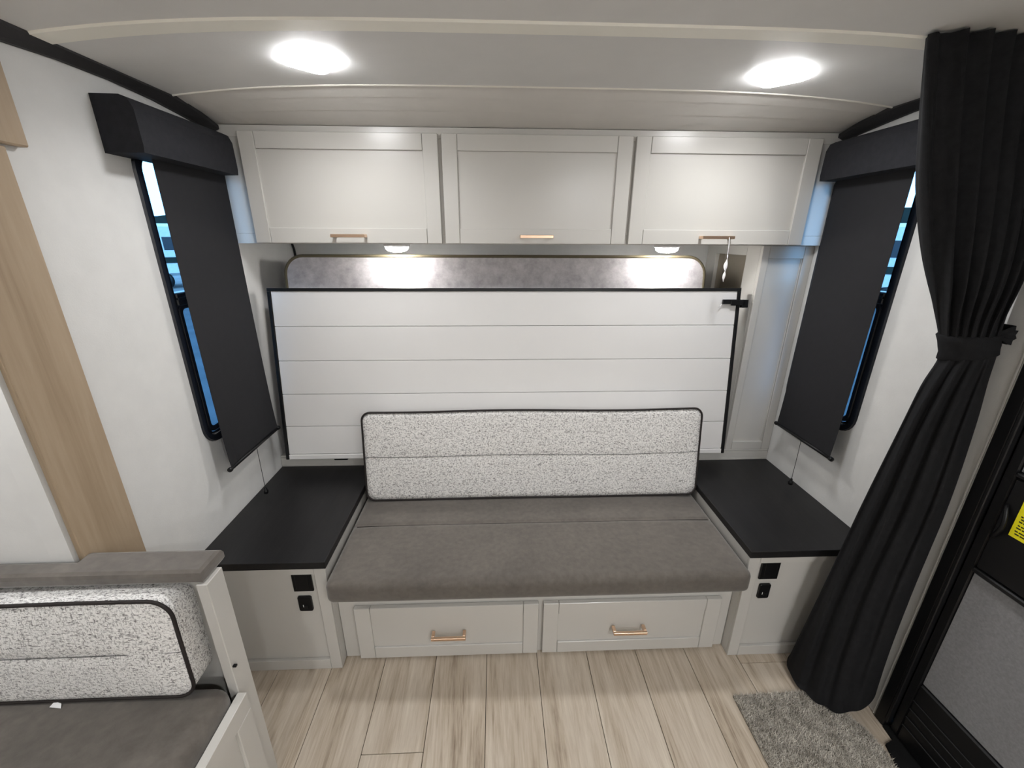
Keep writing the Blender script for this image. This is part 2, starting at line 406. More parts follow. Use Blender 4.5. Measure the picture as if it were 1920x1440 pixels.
# ------------------------------------------------------------------ windows
def make_window(nm, xw, s, y0, y1, lab):
    """s = +1 when the room lies at +x of the wall"""
    t = thing(nm, (xw - s*.02, (y0+y1)/2, WZ0), lab, 'window', kind='structure')
    cz = (WZ0+WZ1)/2; cy = (y0+y1)/2; hy = (y1-y0)/2; hz = (WZ1-WZ0)/2
    def ring(name, oy, oz, w, r, xa, xb, cyy=cy, czz=cz, mat='window_black'):
        a = rrect(cyy, czz, oy, oz, r); b_ = rrect(cyy, czz, oy-w, oz-w, max(.008, r-w)); c = rrect(cyy, czz, oy-.004, oz-.004, r-.003); d = rrect(cyy, czz, oy-w+.004, oz-w+.004, max(.01, r-w+.003))
        n = len(a); V = []
        for loop, x in ((a, xa), (a, xb - (xb-xa)*.25), (c, xb), (d, xb), (b_, xb - (xb-xa)*.25), (b_, xa)): V += [(x, p[0], p[1]) for p in loop]
        F = []
        for i in range(6):
            j = (i+1) % 6
            for k in range(n): F.append([i*n+k, i*n+(k+1) % n, j*n+(k+1) % n, j*n+k])
        q = link(name, V, F, mat, t); fix_normals(q); return q
    ring('window_frame', hy+.022, hz+.030, .027, .07, xw - s*.03, xw + s*.007)
    ring('inner_frame', hy-.0055, hz+.002, .007, .045, xw - s*.03, xw + s*.003)
    zm = H-.185
    lo = WZ0+.006; sash_hz = (zm-.012-lo)/2
    ring('lower_sash', hy-.013, sash_hz-.002, .020, .035, xw - s*.012, xw + s*.001, czz=lo+sash_hz)
    o = box('meeting_rail', xw - s*.03, xw + s*.006, y0+.012, y1-.012, zm-.022, zm+.018, 'window_black', t, bev=.003)
    box('rail_lip', xw - s*.002, xw + s*.010, y0+.012, y1-.012, zm-.004, zm+.004, 'window_black', o, bev=.001)
    box('upper_pane', xw - s*.006, xw - s*.003, y0+.005, y1-.005, zm, WZ1-.002, 'window_glass', t, bev=0)
    box('lower_pane', xw - s*.010, xw - s*.007, y0+.005, y1-.005, WZ0+.002, zm, 'screen_glass', t, bev=0)
    return t
make_window('window_1', XL, 1, WY0, WY1, 'tall narrow black-framed window in the left wall, half covered by a blind')
make_window('window_2', XR, -1, VY0, VY1, 'tall narrow black-framed window in the right wall beside the tied curtain')

# ------------------------------------------------------------------ entry door in the right wall
XD = 1.247
o = box('trim_6', XD+.003, XR-.0005, .906, .972, 0, 1.86, 'casing_grey', bev=.002); props(o, 'grey-white casing strip between the curtain and the black door', 'trim', kind='structure')
box('edge_bead', XD, XD+.004, .909, .914, 0, 1.86, 'casing_grey', o, bev=.001)
door = thing('door_1', (1.27, .5, 0), 'black framed entry door with grey felt panels at the right edge', 'door', kind='structure')
DY0, DY1 = .12, .905
fr = boxes('door_frame', [(XD-.004, XR-.001, .872, DY1-.001, .0, 1.86), (XD-.004, XR-.001, DY0, DY0+.033, 0, 1.86), (XD-.004, XR-.001, DY0+.034, .871, 1.83, 1.86)], 'black_plastic', door, bev=.003)
box('door_seal', XD-.006, XD+.01, .862, .8715, .03, 1.825, 'black_edge', door, bev=.002)
DX = XD+.008
st = .855
boxes('door_slab', [(DX+.014, XR-.002, .16, .861, .012, 1.825)], 'black_plastic', door, bev=.002)
box('stile', DX, DX+.015, .836, .861, .012, 1.825, 'black_plastic', door, bev=.003)
box('stile', DX, DX+.015, .16, .20, .012, 1.825, 'black_plastic', door, bev=.003)
box('lock_rail', DX-.004, DX+.015, .201, .835, H-.812, H-.540, 'black_plastic', door, bev=.006)
box('rail_moulding', DX-.008, DX+.014, .201, .835, H-.540, H-.528, 'black_edge', door, bev=.003)
box('rail_moulding', DX-.008, DX+.014, .201, .835, H-.826, H-.812, 'black_edge', door, bev=.003)
kick = box('kick_rail', DX-.002, DX+.015, .201, .835, .012, H-1.250, 'black_plastic', door, bev=.004)
for k in range(4): box('groove_rib', DX-.005, DX-.001, .203, .833, .07+.035*k, .075+.035*k, 'black_edge', kick, bev=.001)
box('lower_panel', DX+.006, DX+.0135, .201, .835, H-1.249, H-.827, 'door_felt', door, bev=.001)
box('upper_panel', DX+.006, DX+.0135, .201, .835, H-.527, 1.82, 'door_felt', door, bev=.001)
tube('door_handle', [(DX-.006 - .012*math.sin(math.pi*i/10), .826 - .018*math.sin(math.pi*i/10)+.0, H-.708+.095*i/10) for i in range(11)], .005, 'black_plastic', door)
stk = box('warning_sticker', DX-.0055, DX-.0042, .70, .800, H-.682, H-.580, 'sticker_yellow', door, bev=.0004)
rows = []
for z0, y0, y1 in ((-.609, .772, .71), (-.624, .792, .705), (-.631, .790, .715), (-.638, .792, .72), (-.648, .791, .712), (-.655, .792, .73), (-.664, .792, .706), (-.671, .790, .74)):
    y = y0
    while y > y1:
        w = random.uniform(.004, .012); rows.append((DX-.0059, DX-.0052, y-w, y, H+z0-.0016, H+z0+.0016)); y -= w + .002
p = boxes('printed_text', rows, 'ink', stk); p['kind'] = 'stuff'

# ------------------------------------------------------------------ black floor strip at the door
mt = thing('threshold_mat', (1.22, .5, 0), 'black ribbed threshold mat on the floor at the door foot', 'mat')
verts = [(1.205, .818), (1.238, .829), (1.2425, .869), (1.265, .868), (1.265, .14), (1.16, .14), (1.165, .45), (1.180, .70), (1.186, .758)]
loft('mat_sheet', [[(x, y, z) for x, y in verts] for z in (.0005, .008)], 'mat_black', mt)
for k in range(5): box('rib', 1.196+.0095*k, 1.200+.0095*k, .15, .74, .0079, .0105, 'mat_black', mt, bev=.001)

# ------------------------------------------------------------------ overhead cabinet
oc = thing('overhead_cabinet', (XM, 1.9, H-.026), 'long cream overhead cabinet with three shaker doors above the bed', 'cabinet')
box('carcass', XL+.001, XR-.001, 1.722, 2.20, H-.026, H+.366, 'cabinet_cream', oc, bev=.001)
boxes('face_frame', [(XL+.001, XR-.001, 1.705, 1.7215, H+.33, H+.366), (XL+.001, XR-.001, 1.705, 1.7215, H-.026, H+.01),
    (XL+.001, -.87, 1.705, 1.7215, H+.0102, H+.3298), (-.215, -.175, 1.705, 1.7215, H+.0102, H+.3298), (.485, .525, 1.705, 1.7215, H+.0102, H+.3298), (1.18, XR-.001, 1.705, 1.7215, H+.0102, H+.3298)], 'cabinet_cream', oc, bev=.001)
def bar_handle(parent, xc, y, z, w, proj, drop=0.0, name='handle'):
    """square bar pull: two posts and a bar; y is the face it stands on"""
    bm = bmesh.new(); t = .0055
    add_box(bm, xc-w/2, xc+w/2, y-proj-t, y-proj+t, z-t-drop, z+t-drop, bev=.001)
    for s in (-1, 1): add_box(bm, xc+s*(w/2-.006)-.0055, xc+s*(w/2-.006)+.0055, y-proj+t, y, z-t-drop, z+t-drop, bev=.0008)
    bmesh.ops.recalc_face_normals(bm, faces=bm.faces)
    return bm_link(name, bm, 'copper', parent)
def shaker(name, parent, x0, x1, z0, z1, yf, th, stw, rl, hx=None, hz=None, hw=.12, hp=.03):
    d = box(name, x0+.004, x1-.004, yf+.007, yf+th, z0+.004, z1-.004, 'cabinet_cream', parent, bev=.001)
    for a, b_ in ((x0, x0+stw-.0006), (x1-stw+.0006, x1)): box('stile', a, b_, yf, yf+th-.001, z0, z1, 'cabinet_cream', d, bev=.0016)
    for a, b_ in ((z0, z0+rl), (z1-rl, z1)): box('rail', x0+stw+.0006, x1-stw-.0006, yf, yf+th-.001, a, b_, 'cabinet_cream', d, bev=.0016)
    if hx is not None: bar_handle(d, hx, yf, hz, hw, hp)
    return d
Z = lambda d: H+d
for (a, b_, hx) in ((-.890, -.2005, -.541), (-.1875, .4985, .156), (.511, 1.198, .848)):
    shaker('door', oc, a, b_, Z(-.0235), Z(.344), 1.685, .0185, .055, .054, hx, Z(.003), .124, .03)

# hang tag on the right-hand cabinet handle
tg = thing('hang_tag', (.889, 1.645, H-.17), 'white twisted tag string hanging from the right overhead cabinet handle', 'tag')
tube('string', [(.887, 1.648, H+.004), (.888, 1.644, H-.03), (.889, 1.645, H-.06)], .0012, 'paper_white', tg, n=5)
vv = []; ff = []
for i in range(14):
    a = i*.55; w = .006*math.sin(math.pi*(i+.6)/14)+.0012; c = (.889+.001*math.sin(i), 1.645, H-.06-.0078*i)
    vv += [(c[0]-w*math.cos(a), c[1]-w*math.sin(a), c[2]), (c[0]+w*math.cos(a), c[1]+w*math.sin(a), c[2])]
    if i: ff.append([2*i-2, 2*i-1, 2*i+1, 2*i])
tgo = link('tag_strip', vv, ff, 'paper_white', tg, smooth=True); md = tgo.modifiers.new('thick', 'SOLIDIFY'); md.thickness = .0006

# ------------------------------------------------------------------ lamps
def ceiling_lamp(x, y, lab, mat, group=None, zc=None, watt=0):
    zc = zc or ceil_z(x, .432)
    t = thing('ceiling_light', (x, y, zc-.03), lab, 'light', group)
    def sq(h, r, z): 
        ca = math.cos(math.radians(45)); p = rrect(0, 0, h, h, r, 5)
        return [(x + (u-v)*ca, y + (u+v)*ca, z) for u, v in p]
    o = loft('base_plate', [sq(.060, .014, zc-.0003), sq(.060, .014, zc-.0025), sq(.058, .014, zc-.0035)], 'paper_white', t); fix_normals(o)
    o = loft('lens', [sq(.0635, .014, zc-.0037), sq(.0615, .016, zc-.008), sq(.052, .018, zc-.013), sq(.034, .016, zc-.0155), sq(.012, .006, zc-.0165)], mat, t, smooth=True); fix_normals(o)
    if watt:                                    # the LED board behind the lens throws most of its light downward
        ld = bpy.data.lights.new('led_board', 'AREA'); ld.shape = 'SQUARE'; ld.size = .09; ld.energy = watt; ld.color = (.985, .99, 1.0); ld.spread = math.radians(150)
        lo = bpy.data.objects.new('led_board', ld); COL.objects.link(lo); lo.parent = t; lo.location = (0, 0, .0125); lo.rotation_euler = (0, 0, math.radians(45))
    return t
ceiling_lamp(-.468, 1.305, 'glowing square ceiling light on the left, turned cornerwise', 'lens_ceiling', 'square ceiling lights', watt=CEIL_WATT)
ceiling_lamp(.795, 1.345, 'glowing square ceiling light on the right near the curtain', 'lens_ceiling', 'square ceiling lights', watt=CEIL_WATT)
for yy, w in ((-.70, 'nearer'), (-1.75, 'farther')):  # unseen lamps added behind the viewpoint for fill light
    if yy < -1: ceiling_lamp(-.468, yy, 'added square fill light behind the viewpoint, dinette side', 'fill_rear', 'square ceiling lights')
    ceiling_lamp(.795, yy, 'added square fill light behind the viewpoint, door side, %s one' % w, 'fill_rear', 'square ceiling lights')
ceiling_lamp(-1.22, .64, 'added square fill light inside the slide-out above the dinette', 'fill_slide', 'square ceiling lights', H+.1695)  # out-of-view lamp added to brighten the slide-out wall
for x, lab in ((-.396, 'round puck light under the left overhead cabinet door'), (.708, 'round puck light under the overhead cabinet near the wardrobe')):
    t = thing('puck_light', (x, 1.792, H-.056), lab, 'light', 'puck lights under the overhead cabinet')
    lathe('rim', (x, 1.792, H-.026), [(.052, -.0002), (.052, -.008), (.048, -.011), (.02, -.011)], 'paper_white', t)
    lathe('lens', (x, 1.792, H-.037), [(.046, -.0002), (.043, -.010), (.034, -.017), (.018, -.0205), (.004, -.021)], 'lens_puck', t)

# ------------------------------------------------------------------ bed base, folded bed, mattress, wardrobe
bb = thing('bed_platform', (XM, 1.95, 0), 'low cream bed platform ledge running behind the end tables and sofa', 'platform')
box('front_board', XL+.001, XR-.001, 1.737, 1.752, H-1.494, H-.958, 'cabinet_cream', bb, bev=.001)
box('top_board', XL+.001, XR-.001, 1.737, 2.20, H-.957, H-.948, 'cabinet_cream', bb, bev=.002)
box('front_lip', XL+.001, XR-.001, 1.7352, 1.7365, H-1.0, H-.992, 'cabinet_cream', bb, bev=.0004)

PB = Vector((0, 1.660, H-.923)); PT = Vector((0, 1.757, H-.197)); PU = (PT-PB); PLEN = PU.length; PU.normalize(); PN = Vector((0, -PU.z, PU.y))
def on_panel(p):                                # (x, depth behind the face, distance up the slope)
    return Vector((p[0], 0, 0)) + PB + PU*p[2] - PN*p[1]
bed = thing('murphy_bed', (.055, 1.70, H-.948), 'folded-up wall bed showing its white shiplap underside with black edging', 'bed')
bx0, bx1 = -.922, 1.032
zt = lambda d: (H+d-PB.z)/PU.z
box('backing_board', bx0+.012, bx1-.012, .0125, .032, .0, PLEN-.012, 'white_plank', bed, bev=.001, xf=on_panel)
rows = [-.2085, -.350, -.492, -.634, -.775, -.9005]
for a, b_ in zip(rows[:-1], rows[1:]):
    box('shiplap_plank', bx0+.0135, bx1-.0135, .002, .012, zt(b_)+.0009, zt(a)-.0009, 'white_plank', bed, bev=.0011, xf=on_panel)
box('bottom_rail', bx0+.0135, bx1-.0135, -.003, .012, .0, zt(-.9005)-.001, 'white_plank', bed, bev=.002, xf=on_panel)
box('edge_trim', bx0, bx1, -.003, .034, PLEN-.0125, PLEN, 'black_edge', bed, bev=.001, xf=on_panel)
for a, b_ in ((bx0, bx0+.0125), (bx1-.0125, bx1)): box('edge_trim', a, b_, -.003, .034, 0, PLEN-.013, 'black_edge', bed, bev=.001, xf=on_panel)
for xc in (-.7, -.2, .35, .9): box('hinge', xc-.03, xc+.03, 1.690, 1.760, H-.9479, H-.922, 'black_plastic', bed, bev=.002)
lt = boxes('latch', [(.953, 1.012, -.014, -.0035, zt(-.262), zt(-.243)), (.985, 1.050, -.018, -.0145, zt(-.268), zt(-.246)), (1.034, 1.060, -.018, .022, zt(-.277), zt(-.244))], 'black_plastic', bed, bev=.002, xf=on_panel)
tube('latch_spring', [on_panel((.955-.004*i, -.010, zt(-.262)-.0015*i*i*.6)) for i in range(5)], .0015, 'steel_clip', lt, n=5)

mat_t = thing('mattress', (.015, 1.80, H-.90), 'grey heathered mattress standing behind the white shiplap panel', 'mattress')
mx0, mx1, md0, md1, ms0, ms1 = -.878, .908, .080, .190, .06, zt(-.066)
def mpuff(p, h):
    return p + np.array([0, .006*np.sign(p[1])*(1-min(1, abs(p[0])/h[0])**4)*(1-min(1, abs(p[2])/h[2])**4)*(abs(p[1]) > h[1]*.6), 0])
# in panel coordinates: x, depth, slope.  corners of the big face are rounded with rr in x and slope
def rounded_slab(name, x0, x1, d0, d1, s0, s1, rc, re, mat, parent, xf, nseg=8, dome=0.0):
    rings = []
    prof = [(0, re), (re*.3, re*.3), (re, 0)] 
    lay = [(d0 + a, b_) for a, b_ in ((0, re), (re*.29, re*.29), (re, 0))] + [(d1 - a, b_) for a, b_ in ((re, 0), (re*.29, re*.29), (0, re))]
    cx, cs = (x0+x1)/2, (s0+s1)/2; hx, hs = (x1-x0)/2, (s1-s0)/2
    for d, ins in lay: rings.append([xf((u, d, v)) for u, v in rrect(cx, cs, hx-ins, hs-ins, rc-ins, nseg)])
    o = loft(name, rings, mat, parent, smooth=False); fix_normals(o)
    return o
core = rounded_slab('core', mx0, mx1, md0, md1, ms0, ms1, .075, .006, 'mattress_grey', mat_t, on_panel)
for d in (md0+.003, md1-.003):
    tube('piping', [on_panel((u, d, v)) for u, v in rrect((mx0+mx1)/2, (ms0+ms1)/2, (mx1-mx0)/2, (ms1-ms0)/2, .075, 8)], .0072, 'piping_olive', mat_t, closed=True, n=6)
sp = loft('bed_strap', [[(XL+.004, y-.006, z), (XL+.004, y+.006, z), (XL+.010, y+.006, z), (XL+.010, y-.006, z)] for y, z in ((2.174, H-.0265), (2.19, H-.06), (2.196, H-.12))], 'strap_black')
fix_normals(sp); props(sp, 'short black strap hanging under the overhead cabinet at the left wall', 'strap')

wd = thing('wardrobe', (1.19, 1.95, H-.948), 'narrow cream wardrobe with a shaker door between bed and right wall', 'wardrobe')
WX, WYF = 1.083, 1.737
b0, t0 = H-.947, H-.027
box('body_board', 1.15, XR-.002, WYF+.020, 2.20, b0, t0, 'cabinet_cream', wd, bev=.001)
boxes('side_frame', [(WX, WX+.018, WYF+.0185, 1.850, b0, t0), (WX, WX+.018, 2.112, 2.20, b0, t0), (WX, WX+.018, 1.8501, 2.1119, t0-.042, t0), (WX, WX+.018, 1.8501, 2.1119, b0, H-.52)], 'cabinet_cream', wd, bev=.0008)
boxes('niche_lining', [(WX+.045, WX+.050, 1.84, 2.12, H-.525, t0-.036), (WX+.0185, WX+.045, 1.843, 1.8495, H-.525, t0-.036), (WX+.0185, WX+.045, 2.1125, 2.12, H-.525, t0-.036)], 'niche_taupe', wd)
dr = box('door_panel', WX+.01, XR-.006, WYF+.008, WYF+.0175, b0+.002, t0-.004, 'cabinet_cream', wd, bev=.001)
box('stile', WX, WX+.0285, WYF, WYF+.018, b0, t0-.0005, 'cabinet_cream', dr, bev=.0012)
box('stile', 1.258, XR-.001, WYF, WYF+.018, b0, t0-.0005, 'cabinet_cream', dr, bev=.0012)
box('rail', WX+.0295, 1.257, WYF, WYF+.018, t0-.050, t0-.0005, 'cabinet_cream', dr, bev=.0012)
box('rail', WX+.0295, 1.257, WYF, WYF+.018, b0, b0+.040, 'cabinet_cream', dr, bev=.0012)
for a, b_ in ((WX+.030, WX+.034), (1.2525, 1.2565)): box('inner_bead', a, b_, WYF+.004, WYF+.0079, b0+.041, t0-.051, 'cabinet_cream', dr, bev=.001)

# ------------------------------------------------------------------ end tables
def end_table(nm, xi, xo, s, lab):
    """xi: inner side, xo: wall; s=+1 when the wall is at +x"""
    t = thing(nm, ((xi+xo)/2, 1.43, 0), lab, 'table')
    xw = xo - s*.001; yF = 1.128
    lo, hi = min(xi, xw), max(xi, xw)
    box('body', lo, hi, yF+.012, 1.7345, .001, H-1.029, 'cabinet_cream', t, bev=.001)
    ins = xi + s*.0385
    box('stile', xi, ins, yF, yF+.0115, .001, H-1.0285, 'cabinet_cream', t, bev=.0012)
    box('stile', xw - s*.06, xw, yF, yF+.0115, .001, H-1.0285, 'cabinet_cream', t, bev=.0012)
    rl = sorted((ins + s*.0008, xw - s*.0608))
    box('rail', rl[0], rl[1], yF, yF+.0115, .001, .046, 'cabinet_cream', t, bev=.0012)
    box('rail', rl[0], rl[1], yF, yF+.0115, H-1.060, H-1.0285, 'cabinet_cream', t, bev=.0012)
    box('tabletop', *sorted((xi - s*.008, xw)), 1.117, 1.7345, H-1.028, H-1.0, 'black_wood', t, bev=.0015)
end_table('end_table', -.572, XL, -1, 'cream end table with black top under the left window')
end_table('end_table', .866, XR, 1, 'cream end table with black top beside the tied black curtain')
def outlets(x0, x1, u0, u1, side):
    f = 1.1385
    t = thing('outlet_cover', ((x0+x1)/2, f, H-1.135), 'square black outlet cover on the %s end table front' % side, 'outlet', 'black outlet covers on the end tables')
    box('plate', x0, x1, f-.007, f, H-1.135, H-1.0355, 'black_plastic', t, bev=.002)
    box('flap', x0+.012, x1-.012, f-.0095, f-.0072, H-1.122, H-1.050, 'black_plastic', t, bev=.001)
    t = thing('usb_socket', ((u0+u1)/2, f, H-1.221), 'small rounded black socket below the outlet cover on the %s end table' % side, 'socket', 'small black sockets on the end tables')
    cz, hz = H-1.1895, .0315; cx, hx = (u0+u1)/2, (u1-u0)/2
    o = loft('plate', [[(u, y, v) for u, v in rrect(cx, cz, hx-i, hz-i, .006, 3)] for y, i in ((f, 0), (f-.006, 0), (f-.0075, .002))], 'black_plastic', t); fix_normals(o)
    box('port', cx-.004, cx+.010, f-.0105, f-.0076, cz-.016, cz-.004, 'black_edge', t, bev=.001)
    box('painted_glint', cx-.0075, cx-.0055, f-.0085, f-.0076, cz-.012, cz-.002, 'paper_white', t, bev=.0003)  # white sliver standing in for a glint on the socket
outlets(-.690, -.624, -.684, -.638, 'left')
outlets(.918, .985, .929, .970, 'right')

# ------------------------------------------------------------------ sofa
sb = thing('sofa_base', (.147, 1.40, 0), 'cream sofa base with two shaker drawers between the end tables', 'sofa')
sx0, sx1 = -.5705, .8645
boxes('base_frame', [(sx0, sx1, 1.174, 1.192, .001, H-1.152), (sx0, sx0+.018, 1.193, 1.72, .001, H-1.152), (sx1-.018, sx1, 1.193, 1.72, .001, H-1.152), (sx0, sx1, 1.702, 1.72, .001, H-1.152)], 'cabinet_cream', sb, bev=.001)
box('platform', sx0, sx1, 1.150, 1.722, H-1.1515, H-1.140, 'cabinet_cream', sb, bev=.001)
for a, b_, hx in ((-.513, .146, -.180), (.164, .820, .481)):
    shaker('drawer', sb, a, b_, H-1.483, H-1.244, 1.155, .0185, .0555, .052, hx, H-1.361, .124, .030)

# seat cushion
SEAT = H-1.055
def seat_puff(p, h):
    q = p.copy(); fx = 1-min(1, abs(p[0])/h[0])**6; fy = 1-min(1, abs(p[1])/h[1])**4
    if p[2] > 0: q[2] += .006*fx*fy - .0035*math.exp(-((p[1]+.02)/.006)**2)
    if p[1] < -h[1]*.9: q[1] -= .006*fx*(1-min(1, abs(p[2])/h[2])**2)
    return q
def seat(name, x0, x1, y0, y1, z0, z1, r, lab, cat, group, n=(30, 44, 5)):
    o = rbox(name, x0, x1, y0, y1, z0, z1, r, 'suede_taupe', None, n, seat_puff); props(o, lab, cat, group); return o
sc_ = thing('seat_cushion', (.147, 1.35, H-1.1395), 'long taupe suede seat cushion on the sofa base', 'cushion')
rbox('cover', -.561, .8545, 1.076, 1.690, H-1.1395, SEAT, .022, 'suede_taupe', sc_, (30, 60, 5), seat_puff)
tube('seam', [(x, 1.361, SEAT-.0005 + .004*(1-abs((x-.147)/.708)**6)) for x in np.linspace(-.54, .835, 24)], .0011, 'piping_dark', sc_, n=5)

# ------------------------------------------------------------------ tweed cushions
def tweed_cushion(name, x0, x1, z0, z1, yb, yt, thick, rc, lab, cat, seam_z, xf=None, backdrop=.05, tag=None):
    """front face runs from y=yb (bottom) to y=yt (top); corners rounded by rc"""
    t = thing(name, ((x0+x1)/2, yb+thick/2, z0), lab, cat)
    cx, cz, hx, hz = (x0+x1)/2, (z0+z1)/2, (x1-x0)/2, (z1-z0)/2
    yf = lambda z: yb + (yt-yb)*(z-z0)/(z1-z0)
    X = xf or (lambda p: p)
    def wob(x, z): return .003*math.sin(x*7+1.3)*(1 if z > cz else .4)
    # front face: grid of nested loops so that it can dome
    NS = 7; base = rrect(0, 0, hx, hz, rc, NS); n = len(base)
    # sample the outline more finely along the straight runs
    fine = []
    for i in range(n):
        a, b_ = base[i], base[(i+1) % n]; L = math.hypot(b_[0]-a[0], b_[1]-a[1]); k = max(1, int(L/.05))
        for j in range(k): fine.append((a[0]+(b_[0]-a[0])*j/k, a[1]+(b_[1]-a[1])*j/k))
    n = len(fine); rings = []
    def P(u, v, dy): x, z = cx+u, cz+v; return X((x, yf(z)+dy, z + wob(x, z)))
    # back loop, side loops, front loops toward the middle
    for s_, dy, zc in ((.97, thick, 1), (1.0, thick*.85, 1), (1.0, thick*.5, 1), (1.0, .008, 1), (.998, .002, 1)):
        rr = []
        for u, v in fine:
            dz = -backdrop*(dy/thick)**1.0 if v > 0 else 0
            dz *= max(0, v/hz)
            rr.append(P(u*s_, v*s_+dz, dy))
        rings.append(rr)
    M = 9
    for m in range(1, M+1):
        f = 1 - m/(M+.0)*1.0
        rr = []
        for u, v in fine:
            # shrink toward the spine of the rectangle
            k = hx-hz; su = max(-k, min(k, u)); uu = su + (u-su)*f; vv_ = v*f
            if abs(u) < k: uu = u
            d = -.007*(1-f**2.2); g = math.exp(-((cz+vv_-seam_z)/.0045)**2)
            rr.append(P(uu, vv_, d + .004*g))
        rings.append(rr)
    o = loft('cover', rings, 'tweed', t, caps=False, smooth=True)
    me = o.data; fix_normals(o)
    lp = [P(u, v, .001) for u, v in fine]
    tube('piping', lp, .0042, 'piping_dark', t, closed=True, n=7)
    bp = []
    for u, v in fine:
        dz = -backdrop*max(0, v/hz) if v > 0 else 0
        bp.append(P(u*.99, v*.99+dz, thick*.95))
    # back cover so the cushion is a closed volume
    c0 = [Vector(q) for q in bp]; k = len(c0); vb = [tuple(q) for q in c0]
    link('back_cover', vb, [list(range(k))], 'tweed', t)
    tube('seam', [P(u, seam_z-cz, -.0060*(1-abs(u/hx)**8)-.0002) for u in np.linspace(-hx+.004, hx-.004, 40)], .0010, 'tan_cord', t, n=5)
    return t
tweed_cushion('back_cushion', -.545, .853, SEAT+.011, H-.666, 1.520, 1.572, .095, .035,
    'long light grey tweed back cushion with dark piping on the sofa', 'cushion', H-.852)

# ------------------------------------------------------------------ roller blinds
def roller_blind(nm, xw, s, ya, yb, vy0, vy1, lab):
    t = thing(nm, (xw + s*.05, (ya+yb)/2, H-.775), lab, 'blind', 'black roller blinds')
    zb, ztp = H+.198, H+.328
    prof = [(0, zb), (.098, zb+.002), (.1, zb+.02), (.098, ztp-.03), (.088, ztp-.008), (.07, ztp), (0, ztp+.001)]
    o = loft('valance', [[(xw + s*(a+.0005), y, z) for a, z in prof] for y in (vy0, vy0+.002, vy1-.002, vy1)], 'valance_fabric', t); fix_normals(o)
    def fx(u): return .046 + .006*(1-u)**3       # the sheet drifts off the wall toward its lower end
    N = 26; rings = []
    y0, y1 = ya+.012, yb-.012
    for i in range(N+1):
        u = i/N; z = H-.768 + (zb+.01 - (H-.768))*u; x = xw + s*fx(u)
        curl = .004*math.exp(-u*14)
        rings.append([(x + s*(curl*(1 if k in (0, 8) else 0) + .0012), y0+(y1-y0)*k/8, z) for k in range(9)] + [(x + s*curl*(1 if k in (0, 8) else 0), y0+(y1-y0)*k/8, z) for k in range(8, -1, -1)])
    o = loft('sheet', rings, 'blind_fabric', t, smooth=False); fix_normals(o)
    xb = xw + s*(fx(0)+.003)
    br = tube('bottom_bar', [(xb, ya+.004, H-.773), (xb, yb-.004, H-.773)], .0062, 'black_plastic', t, n=10)
    for yy in (ya, yb-.012): lathe('end_cap', (xb, yy, H-.773), [(.0075, 0), (.0085, .002), (.0085, .010), (.0075, .012)], 'black_plastic', br, n=12, axis='y')
    ym = (ya+yb)/2
    cd = tube('pull_cord', [(xb, ym, H-.779), (xb + s*.002, ym-.004, H-.85), (xb, ym-.002, H-.955)], .0011, 'black_edge', t, n=5)
    lathe('pull_knob', (xb, ym-.002, H-.985), [(.002, .032), (.005, .028), (.005, .020), (.009, .016), (.0095, .006), (.006, .001)], 'black_plastic', cd, n=12)
    box('bracket', xw + s*.001, xw + s*.006, ym-.02, ym+.02, zb+.004, ztp-.01, 'black_plastic', t, bev=0)
roller_blind('roller_blind', XL, 1, 1.318, 1.672, 1.238, 1.652, 'black roller blind with padded valance on the left window')
roller_blind('roller_blind', XR, -1, 1.326, 1.658, 1.285, 1.662, 'black roller blind with padded valance on the right window')

# ------------------------------------------------------------------ curtain
ct = thing('curtain', (1.14, 1.0, .01), 'black floor-length curtain gathered by a tieback at the right', 'curtain')
def at(px, py, y): d = ray(px, py); return d*(y/d.y) + Vector((0, 0, H))
sec = [  # left point, right point, bulge, fold depth
 (at(1741, 64, 1.062), Vector((1.285, 1.062, H+.402)), .030, .30),
 (at(1737, 110, 1.062), Vector((1.285, 1.062, H+.35)), .034, .30),
 (at(1731, 220, 1.060), Vector((1.285, 1.055, H+.235)), .040, .30),
 (at(1726, 345, 1.055), Vector((1.28, 1.03, H+.10)), .048, .28),
 (at(1733, 470, 1.045), at(1922, 490, .985), .055, .24),
 (at(1749, 570, 1.030), at(1890, 580, .955), .058, .18),
 (at(1759, 628, 1.020), at(1876, 630, .945), .055, .10),
 (at(1760, 668, 1.020), at(1870, 664, .943), .055, .10),
 (at(1727, 722, 1.030), at(1853, 716, .935), .060, .15),
 (at(1690, 800, 1.045), at(1828, 800, .925), .066, .17),
 (at(1620, 940, 1.065), at(1779, 945, .915), .072, .18),
 (at(1550, 1090, 1.080), at(1715, 1098, .905), .078, .18),
 (at(1500, 1190, 1.090), at(1668, 1222, .905), .092, .17),
 (at(1476, 1238, 1.098), at(1642, 1302, .912), .112, .14)]
def cubic(vals, t):
    i = min(int(t), len(vals)-2); f = t-i
    p0, p1, p2, p3 = vals[max(i-1, 0)], vals[i], vals[i+1], vals[min(i+2, len(vals)-1)]
    m1 = (p2-p0)*.5; m2 = (p3-p1)*.5
    return p1*(2*f**3-3*f**2+1) + m1*(f**3-2*f**2+f) + p2*(-2*f**3+3*f**2) + m2*(f**3-f**2)
Ls = [s[0] for s in sec]; Rs = [s[1] for s in sec]; hv = [s[2] for s in sec]; fd = [s[3] for s in sec]
